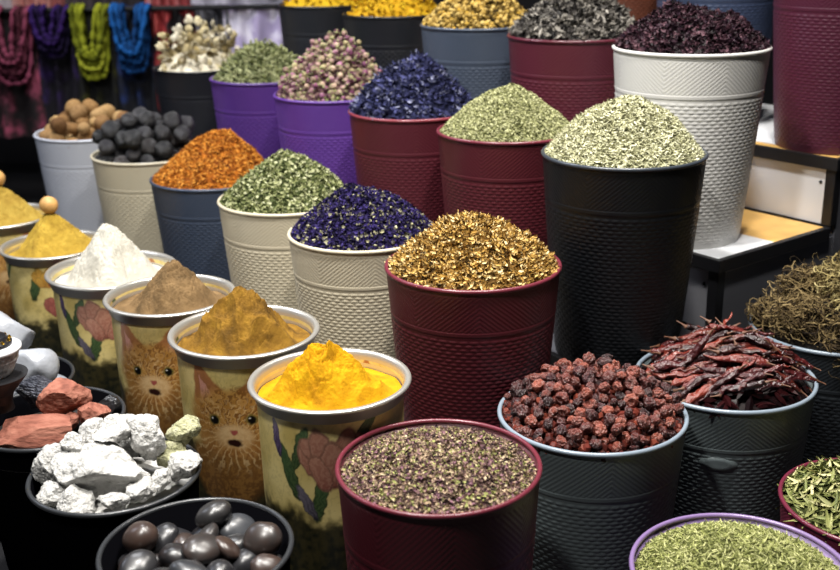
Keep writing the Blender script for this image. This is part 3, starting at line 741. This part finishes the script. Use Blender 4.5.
# long leaves in bucket I
def leafi(name, seed):
    g = np.random.default_rng(seed); v, t = tpl_strip(2, .30, g.uniform(.2, 1.1), g.uniform(-1.4, 1.4), g.uniform(.5, 1.1), 8); return mesh_np(name, v, t, smooth=True)
m_ = ramp_mat('long leaf', ['#4c5430', '#7a804e', '#a0a06c', '#c4bc90', '#646c3c', '#8e8e58'], mode='obj', extra=.12, rough=.5, nscale=2)
f = heapfn(Rk('I'), .06, 51, pw=1.8, edge=-.012, rough=.01)
heap('leaf_mass', 'I', ramp_mat('leaf fill', ['#20240f', '#4c5226', '#777a48', '#9a9868'], extra=.1), 'mass of long dried leaves under the top ones in the maroon bucket', 'dried leaves', .052,
     [tpl_strip(.045, .006, .8, 1), tpl_seed(.04, .003)], 700, 51, tilt=.35, lift=.004, pw=1.8, edge=-.014)
P = pack(240, Rk('I'), f, .0065, rng, squash=.8); P[:, 3] = rng.uniform(.015, .026, len(P))
scatter_pile('dried_leaf', 'I', [leafi('dried_leaf', i) for i in range(6)], m_, P, rng, 'long narrow dried green leaf in the maroon bucket at the right edge', 'dried leaf', 'long leaves in the right edge bucket', rot='tan', f=f, tilt=.45)
# tangled roots in bucket G
def root_bundle(seed, R, n=70):
    g = np.random.default_rng(seed); L = []
    for k in range(n):
        c = g.normal(0, 1, 3); c /= np.linalg.norm(c); c *= R*g.uniform(.55, 1); P = [c]
        d = np.cross(c, g.normal(0, 1, 3)); d /= np.linalg.norm(d)
        for q in range(16):
            d = d+g.normal(0, .42, 3)-P[-1]/R*.32*(np.linalg.norm(P[-1])/R)**2; d /= np.linalg.norm(d); P.append(P[-1]+d*.0080)
        L.append((*tube_arr(P, np.linspace(.0015, .0007, 17)*g.uniform(.7, 1.3), 4), g.uniform(0, 1)))
    V, F, Rr = join_arr(L); V[:, 2] *= .8
    return mesh_np('root_bundle', V, F, rnd=Rr)
m1 = ramp_mat('roots', ['#1e1710', '#3e3220', '#665638', '#8a7854'], extra=.08)
m2 = ramp_mat('pale roots', ['#463b22', '#6e603c', '#948658', '#aea072'], extra=.08)
x0, y0, zr, R0 = BK['G'][:4]
fr = heapfn(R0*.95, .09, 52, pw=1.8, edge=-.03)
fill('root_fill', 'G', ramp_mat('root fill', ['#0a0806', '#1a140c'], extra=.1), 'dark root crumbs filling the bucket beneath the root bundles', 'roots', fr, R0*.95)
for i, (dx, dy, dz, rr, pale, lab) in enumerate([(-.085, -.05, .048, .062, 0, 'dark tangled root bundle at the left of its bucket'), (-.01, -.115, .018, .066, 0, 'tangled root bundle hanging over the front rim beside the chilies'),
        (.03, .01, .10, .078, 1, 'pale wiry root bundle on top of the pile by the stand'), (.085, -.085, .045, .068, 1, 'pale root bundle at the right front of its bucket'), (.02, -.05, .055, .055, 1, 'small pale root bundle in the middle of its bucket'),
        (-.045, .06, .075, .06, 0, 'dark root bundle at the back of its bucket'), (.07, .08, .07, .065, 0, 'brown root bundle behind the pale one'), (-.125, .03, .03, .045, 0, 'small dark root bundle against the left bucket rim')]):
    o = obj('root_bundle', root_bundle(200+i, rr*1.12, 210 if rr > .055 else 130), m2 if pale else m1, None, (x0+dx, y0+dy, zr+Z0+dz-.014)); tag(o, lab, 'root bundle', 'root bundles in the dark bucket')

# polished stones
m_ = ramp_mat('polished stone', ['#161618', '#242427', '#2a2929', '#3c2e28', '#1c1d20', '#3a3c40'], mode='obj', extra=.12, rough=.33, spec=.6, nscale=1.5)
f = heapfn(Rk('A'), .004, 53, pw=2, edge=-.078, rough=.004)
fill('stone_fill', 'A', m_, 'more dark stones deep in the black bucket', 'stones', f, Rk('A')*.98)
st_me = [rock_me('polished_stone', 300+i, 1, .10, .9, 4, fl) for i, fl in enumerate([(1.25, .95, .62), (1.1, 1, .75), (1.35, .8, .6), (1.05, .9, .8), (1.2, 1, .55)])]
scatter_pile('polished_stone', 'A', st_me, m_, pack(50, Rk('A')*.95, f, .0225, rng, squash=.80, jitter=.2), rng,
             'smooth polished dark stone in the black bucket at bottom left', 'stone', 'polished dark stones', rot='tan', f=f, tilt=.5, size=1.05)
# white mineral lumps
m_w = ramp_mat('white mineral', ['#94928c', '#b4b3b0', '#c0bfbc', '#aaa8a4'], mode='noise', rough=.75, nscale=3, bump=.5, bscale=5, dist=.035)
m_g = ramp_mat('greenish mineral', ['#7a7a58', '#a4a382', '#b4b298'], mode='noise', rough=.75, nscale=3, bump=.5, bscale=5, dist=.035)
f = heapfn(Rk('B'), .03, 54, pw=2, edge=-.045)
fill('mineral_fill', 'B', m_w, 'white crumbs between the lumps in the black bucket', 'mineral', f, Rk('B')*.98)
x0, y0, zr, R0 = BW['B']
lumps = [(-.012, -.03, .018, .062, (1.15, .9, .75), 0, 'largest white mineral lump in the middle of its bucket'), (.0, .025, .062, .036, (1.25, .9, .62), 0, 'flat white lump lying on top of the pile'),
 (.045, .03, .045, .04, (1, .9, 1.05), 0, 'tall white lump right of the flat top one'), (-.095, .0, .010, .036, (.9, 1, .9), 0, 'white lump at the left rim of its bucket'),
 (-.045, .05, .035, .034, (1.1, .9, .8), 0, 'white lump behind the left ones near the red rocks'), (-.085, -.055, -.012, .028, (1, .9, .8), 0, 'small white lump at the front left rim'),
 (-.04, -.085, -.012, .033, (1.1, .8, .85), 0, 'grey-white lump at the front rim, left of centre'), (.02, -.09, -.006, .022, (1.2, .9, .7), 0, 'small white lump at the front rim'),
 (.105, .055, .046, .027, (1, 1, .9), 1, 'pale greenish lump standing highest at the right back'), (.088, .035, .012, .028, (1, 1, .8), 1, 'pale greenish lump under the highest one'),
 (.112, .0, .006, .030, (1, .9, .85), 0, 'bright white lump at the right rim'), (.06, -.065, .0, .026, (1.2, .9, .7), 0, 'small white lump front right of the largest'), (-.06, .005, .048, .024, (1, 1, .8), 0, 'small white lump resting on the left lumps'),
 (.085, -.03, -.002, .022, (1.1, 1, .8), 0, 'small white lump between the largest and the right rim'), (-.005, .09, .01, .035, (1.2, .9, .8), 0, 'white lump at the back rim'), (.0, -.118, -.02, .012, (1, 1, .8), 0, 'tiny white pebble at the front rim')]
for i, (dx, dy, dz, rr, fl, g_, lab) in enumerate(lumps):
    o = obj('mineral_lump', rock_me('mineral_lump', 400+i, 1, .22, 1.4, 5, fl, 6, .055), m_g if g_ else m_w, None, (x0+dx, y0+dy, zr+Z0+dz), (0, 0, i*1.3), (rr,)*3)
    for pl in o.data.polygons: pl.use_smooth = True
    tag(o, lab, 'mineral lump', 'white mineral lumps')
# red rocks
m_r = ramp_mat('red rock', ['#663e34', '#8a5648', '#9c6858', '#744638'], mode='noise', rough=.8, nscale=2, bump=.3, bscale=3, dist=.02)
m_s = ramp_mat('grey sparkling rock', ['#3a3c46', '#7a7e8c', '#a4a8b4'], mode='noise', rough=.3, nscale=5, bump=1, bscale=8, dist=.2)
x0, y0, zr, R0 = BW['C']
f = heapfn(R0*.95, .02, 55, pw=2, edge=-.05); fill('rock_fill', 'C', plain('dark grit', '#1a1818', .8), 'dark grit under the red rocks', 'grit', f, R0*.94)
for i, (dx, dy, dz, sc_, rot, mm, lab) in enumerate([
  (-.004, -.065, .002, (.102, .045, .036), (.1, .0, .12), m_r, 'long brick-red rock lying across the front of its bucket'), (.030, .012, .030, (.052, .044, .040), (0, .2, .6), m_r, 'blocky brick-red rock on top behind the long one'),
  (.085, .0, .0, (.034, .032, .028), (.3, 0, .2), m_r, 'small red rock right of the blocky one'), (.045, -.012, -.006, (.022, .018, .016), (.3, 0, 1.2), m_r, 'tiny red rock chip beneath the blocky one'),
  (-.03, .062, .018, (.055, .042, .035), (.2, .3, 0), m_s, 'grey sparkling rock behind the red rocks'), (.10, .055, -.01, (.03, .03, .03), (0, 0, 0), plain('black stone', '#18181a', .3), 'black stone at the right back of the red rock bucket')]):
    o = obj('rock', rock_me('rock', 450+i, 1, .07, 1.2, 5, (1, 1, 1), 16, .03), mm, None, (x0+dx, y0+dy, zr+Z0+dz), rot, sc_); tag(o, lab, 'rock')
# clear white crystals
m_k = plain('white crystal', '#b2b6be', .25, trans=.25, bump=.5, bscale=8, noise=.1, nscale=3)
x0, y0, zr, R0 = BW['J']
fill('crystal_fill', 'J', m_k, 'small white crystal chips low in their bucket', 'crystals', heapfn(R0*.95, .03, 56, edge=-.04), R0*.94)
for i, (dx, dy, dz, sc_, lab) in enumerate([(-.015, .02, .075, (.088, .075, .072), 'big translucent white crystal at the far left'), (.078, -.055, .040, (.062, .056, .055), 'translucent white crystal right of the big one'),
   (-.03, .085, .01, (.05, .04, .04), 'white crystal hidden half behind the big one')]):
    o = obj('crystal', rock_me('crystal', 470+i, 1, .10, 1.2, 4, (1, 1, 1), 9), m_k, None, (x0+dx, y0+dy, zr+Z0+dz), (0, 0, i), sc_); tag(o, lab, 'crystal')
    for pl in o.data.polygons: pl.use_smooth = True

# incense burner standing among the red rocks
bx, by, bz = -.800, 1.905, -.850
ib = thing('incense_burner', 'small silver incense burner with white band and black top at the left edge', 'incense burner', (bx, by, bz+Z0))
V, F = lathe_arr([(.001, -.02), (.028, -.02), (.026, -.005), (.030, .012), (.058, .046), (.060, .050), (.001, .050)], 48); obj('base', mesh_np('base', V, F), plain('burner black', '#17171a', .5), ib)
V, F = lathe_arr([(.030, .050), (.036, .058), (.047, .082), (.050, .098), (.001, .098)], 24); obj('cup', mesh_np('cup', V, F), ramp_mat('mosaic silver', ['#5c565c', '#b8b4b8', '#e8e6ea', '#b08a90'], mode='noise', rough=.2, nscale=60, bump=.6, bscale=90), ib)
V, F = lathe_arr([(.048, .096), (.055, .100), (.055, .106), (.046, .110), (.001, .110)], 48); obj('band', mesh_np('band', V, F, smooth=True), plain('burner white', '#e4e4e8', .35), ib)
V, F = lathe_arr([(.040, .110), (.040, .116), (.034, .120), (.030, .126), (.018, .130), (.012, .136), (.001, .137)], 32); top = obj('lid', mesh_np('lid', V, F), plain('burner lid', '#1a1a1e', .3), ib)
L = [(*[a for a in (lambda v, f: (v+np.array([.036*math.cos(k*PI/6), .036*math.sin(k*PI/6), .1195]), f))(*tpl_bud(.0035))],) for k in range(12)]
V, F, _ = join_arr(L); obj('gold_beads', mesh_np('gold_beads', V, F), plain('gold', '#d8a838', .25, metal=1), top)

# ------------------------------------------------------------------ scarves behind
YS = 5.0
def at(u, v, Y):     # world x and z of a photograph point at depth Y
    rr = math.radians(-1); du, dv = u-420, v-285
    x = (du*math.cos(rr)+dv*math.sin(rr))/F_PX; y = (-du*math.sin(rr)+dv*math.cos(rr))/F_PX
    Yd = math.cos(p)-y*math.sin(p); Zd = -math.sin(p)-y*math.cos(p); k = Y/Yd
    return x*k, Zd*k+Z0
def cloth(x0, x1, z0, z1, Y, seed, fold=.02, nf=4, thick=.004):
    n, m = 50, 60; u = np.linspace(0, 1, n); w = np.linspace(0, 1, m); U, W = np.meshgrid(u, w)
    U = U.ravel(); W = W.ravel(); P = np.stack([U*2, W*.7, 0*U+seed], 1)
    X = x0+(x1-x0)*(U+.04*vnoise(P, 2, seed)*W); Z = z1+(z0-z1)*W; Yv = Y+fold*np.sin(U*nf*2*PI+1.5*W+vnoise(P, 2, seed+1))*(.5+.5*W)+.015*vnoise(P, 4, seed+3)
    V = np.stack([X, Yv, Z], 1); Vb = V+np.array([0, thick, 0]); N = n*m
    a = (np.arange(m-1)[:, None]*n+np.arange(n-1)[None]).ravel(); F = np.stack([a, a+n, a+n+1, a+1], 1)
    return np.concatenate([V, Vb]), np.concatenate([F, F[:, ::-1]+N])
def pattern_mat(name, c1, c2, c3, scale=14):
    m, nt, b = newmat(name); tc = nt.nodes.new('ShaderNodeTexCoord'); n = nt.nodes.new('ShaderNodeTexNoise'); n.inputs['Scale'].default_value = scale; n.inputs['Detail'].default_value = 3
    r_ = nt.nodes.new('ShaderNodeValToRGB'); e = r_.color_ramp.elements; e[0].position = .46; e[0].color = (*lin(c1), 1); e[1].position = .54; e[1].color = (*lin(c2), 1); x = e.new(.66); x.color = (*lin(c3), 1)
    nt.links.new(tc.outputs['Object'], n.inputs['Vector']); nt.links.new(n.outputs['Fac'], r_.inputs[0]); nt.links.new(r_.outputs[0], b.inputs['Base Color']); b.inputs['Roughness'].default_value = .85; return m
xa, za = at(-30, 9, YS); xb, zb = at(330, 4, YS)
V, F = tube_arr(np.array([[xa-.6, YS, za-.012], [xb+.3, YS, za-.012]]), .012, 12)
rail = thing('scarf_rail', 'dark horizontal rail the scarves hang from', 'rail', (xa, YS, 0))
o = obj('bar', mesh_np('bar', V-np.array([xa, YS, 0]), F, smooth=True), plain('rail', '#0c0c0e', .8), rail)
for xx in (-.55, (xb-xa)+.25):
    V, F = tube_arr(np.array([[xx, 0.03, 0], [xx, 0.03, za]]), .014, 10); obj('post', mesh_np('post', V, F), plain('rail', '#222226', .4), rail)
for i, (u0, u1, v1, c, lab, fo) in enumerate([
   (-40, 34, 20, ('#1a1214', '#4e2630', '#b85470'), 'dark shawl patterned with pink hanging at the far left', 3), (24, 72, 14, ('#120e18', '#201530', '#3c2368'), 'black shawl patterned with purple', 3),
   (66, 112, 12, ('#0c0c0c', '#16160e', '#4c4c14'), 'black shawl under the yellow scarf', 3), (106, 152, 12, ('#0b0d16', '#101a34', '#1c3470'), 'dark navy shawl under the blue scarf', 3),
   (146, 194, 8, ('#141012', '#a03034', '#c45650'), 'red and black patterned shawl right of the blue scarf', 4), (188, 228, 4, ('#3a3a40', '#77777f', '#a8a8b0'), 'grey checked shawl behind the pale flowers', 4),
   (222, 285, 0, ('#b0a4c8', '#dcd6ea', '#f0ecf6'), 'pale lavender shawl hanging in soft folds', 3), (280, 340, -3, ('#18181c', '#24242a', '#2c2c34'), 'plain black shawl behind the yellow blossoms', 3)]):
    x0, z1 = at(u0, v1, YS+.02); x1, _ = at(u1, v1, YS+.02)
    V, F = cloth(x0, x1, .35, za, YS+.016+.012*(i % 2), 500+i, .018, fo)
    c0 = np.array([(x0+x1)/2, YS+.02, 0]); o = obj('shawl', mesh_np('shawl', V-c0, F, smooth=True), pattern_mat('shawl %d' % i, *c, scale=9), None, tuple(c0)); tag(o, lab, 'shawl', 'shawls on the rail')
def loop_scarf(u0, u1, vb, colr, lab, nl, seed, drop2=None):
    nl = nl+4
    x0, _ = at(u0, 10, YS-.03); x1, _ = at(u1, 10, YS-.03); _, zbm = at(0, vb, YS-.05); zt = za+.006; L = []; g = np.random.default_rng(seed)
    cx = (x0+x1)/2; hw = (x1-x0)/2
    for k in range(nl):
        f0 = 1-.8*k/nl; dep = (zt-zbm)*(1-.13*(k % 3)-.12*k/nl); s = np.linspace(-1, 1, 60)
        X = cx+hw*f0*(np.sign(s)*np.abs(s)**.75)*.93+.008*np.sin(s*5+k); Z = zt-dep*(1-np.abs(s)**2.6)
        Y = YS-.030-.018*(k % 3)-.01*np.cos(s*3); Y = np.where(np.abs(s) > .97, YS-.004, Y)
        P = np.stack([X, Y, Z], 1); rad = .0095+.003*np.sin(s*34+k*2)+.002*np.sin(s*77+k)
        v, t = tube_arr(P, rad, 9); v += .004*fbm(v, 40, 2, seed+k)[:, None]; L.append((v, t, g.uniform(0, 1)))
    V, F, Rr = join_arr(L); c0 = np.array([cx, YS-.03, 0]); o = obj('scarf', mesh_np('scarf', V-c0, F, rnd=Rr, smooth=True), ramp_mat('scarf '+lab[:9], colr, extra=.35, nscale=25, rough=.85), None, tuple(c0)); tag(o, lab, 'scarf', 'looped scarves on the rail')
loop_scarf(67, 110, 80, ['#4c5212', '#868c22', '#a8ac34'], 'yellow-green scarf looped over the rail', 6, 1)
loop_scarf(108, 151, 74, ['#0a2448', '#15457c', '#1e5ea4'], 'bright blue scarf looped over the rail', 7, 2)
loop_scarf(27, 71, 58, ['#140e22', '#24163e', '#3a2064'], 'purple scarf looped over the rail', 5, 3)
loop_scarf(-20, 33, 84, ['#1e1014', '#50242f', '#8a4258'], 'dusky pink scarf looped over the rail at the far left', 5, 4)
# folded cloths further back along the top
for i, (u0, u1, c, lab) in enumerate([(-60, 20, ('#bcb0b4', '#d8d0d4', '#ece6ea'), 'whitish cloth hanging behind the rail at the far left'), (14, 72, ('#a05a56', '#c88a80', '#d8a8a0'), 'salmon cloth hanging behind the rail'),
     (72, 150, ('#2a2428', '#3c3438', '#54484c'), 'dark cloth hanging behind the blue and yellow scarves'), (150, 195, ('#90383a', '#b86060', '#d0a0a0'), 'red cloth hanging behind the rail'), (195, 300, ('#8d8a96', '#b8b4c2', '#d4d0de'), 'light grey cloth hanging behind the lavender shawl')]):
    Y = YS+.35; x0, z0 = at(u0, 60, Y); x1, _ = at(u1, 60, Y); _, z1 = at(0, -60, Y)
    V, F = cloth(x0, x1, z0-.02, z1, Y, 600+i, .02, 5); c0 = np.array([(x0+x1)/2, Y, 0])
    tag(obj('hanging_cloth', mesh_np('hanging_cloth', V-c0, F, smooth=True), pattern_mat('cloth %d' % i, *c, scale=5), None, tuple(c0)), lab, 'cloth', 'cloths behind the rail')
rr_ = thing('cloth_rail', 'upper dark rail behind carrying the plain cloths', 'rail', (-2, YS+.35, 0))
zt_ = at(0, -60, YS+.35)[1]
V, F = tube_arr(np.array([[-1.2, 0, zt_], [2.4, 0, zt_]]), .012, 10); obj('bar', mesh_np('bar', V, F), plain('rail', '#222226', .4), rr_)
for xx in (-1.1, 2.3):
    V, F = tube_arr(np.array([[xx, 0, 0], [xx, 0, zt_]]), .014, 10); obj('post', mesh_np('post', V, F), plain('rail', '#222226', .4), rr_)

# ------------------------------------------------------------------ room and light
tag(boxes('floor', [((0, 2.5, -.025), (5, 0, 0), (0, 5, 0), (0, 0, .025))], plain('dark floor', '#17171a', .6, noise=.2)), 'dark market floor', 'floor', None, 'structure')
tag(boxes('wall_back', [((0, 6.2, 1.6), (5, 0, 0), (0, .05, 0), (0, 0, 1.6))], plain('dark wall', '#1b1a1e', .7)), 'dark back wall', 'wall', None, 'structure')
def area(loc, tgt, size, e, col=(1, 1, 1), spread=PI):
    l = bpy.data.lights.new('ceiling_lamp', 'AREA'); l.shape = 'DISK'; l.size = size; l.energy = e; l.color = col; l.spread = spread
    o = bpy.data.objects.new('ceiling_lamp', l); COL.objects.link(o); o.location = loc
    o.rotation_euler = (Vector(tgt)-Vector(loc)).to_track_quat('-Z', 'Y').to_euler(); return o
area((-.75, .75, 3.0), (-.1, 1.7, .5), .20, 26, (1, .97, .92), 2.0)
area((-.5, 1.75, 3.1), (-.1, 2.0, .5), .20, 40, (1, .97, .92), 2.0)
area((.45, 1.45, 3.1), (.4, 1.8, .4), .20, 30, (1, .96, .90), 1.8)
area((.75, 2.7, 3.1), (.5, 2.6, .7), .25, 20, (1, .95, .88), 1.8)
area((-1.2, 3.4, 3.1), (-.6, 3.6, .8), .3, 30, (.95, .96, 1), 2.0)
area((-2.4, 2.6, 2.2), (-.3, 3.2, .8), .8, 13, (.80, .86, 1), 2.6)
area((-1.6, 4.2, 2.8), (-1.2, 5.0, .9), .5, 18, (1, .97, .95), 2.4)
W = bpy.data.worlds.new('world'); SC.world = W; W.use_nodes = True
W.node_tree.nodes['Background'].inputs[0].default_value = (.75, .8, 1, 1); W.node_tree.nodes['Background'].inputs[1].default_value = .025
vs = SC.view_settings; vs.view_transform = 'Standard'; vs.look = 'None'; vs.gamma = 1; vs.exposure = -.1
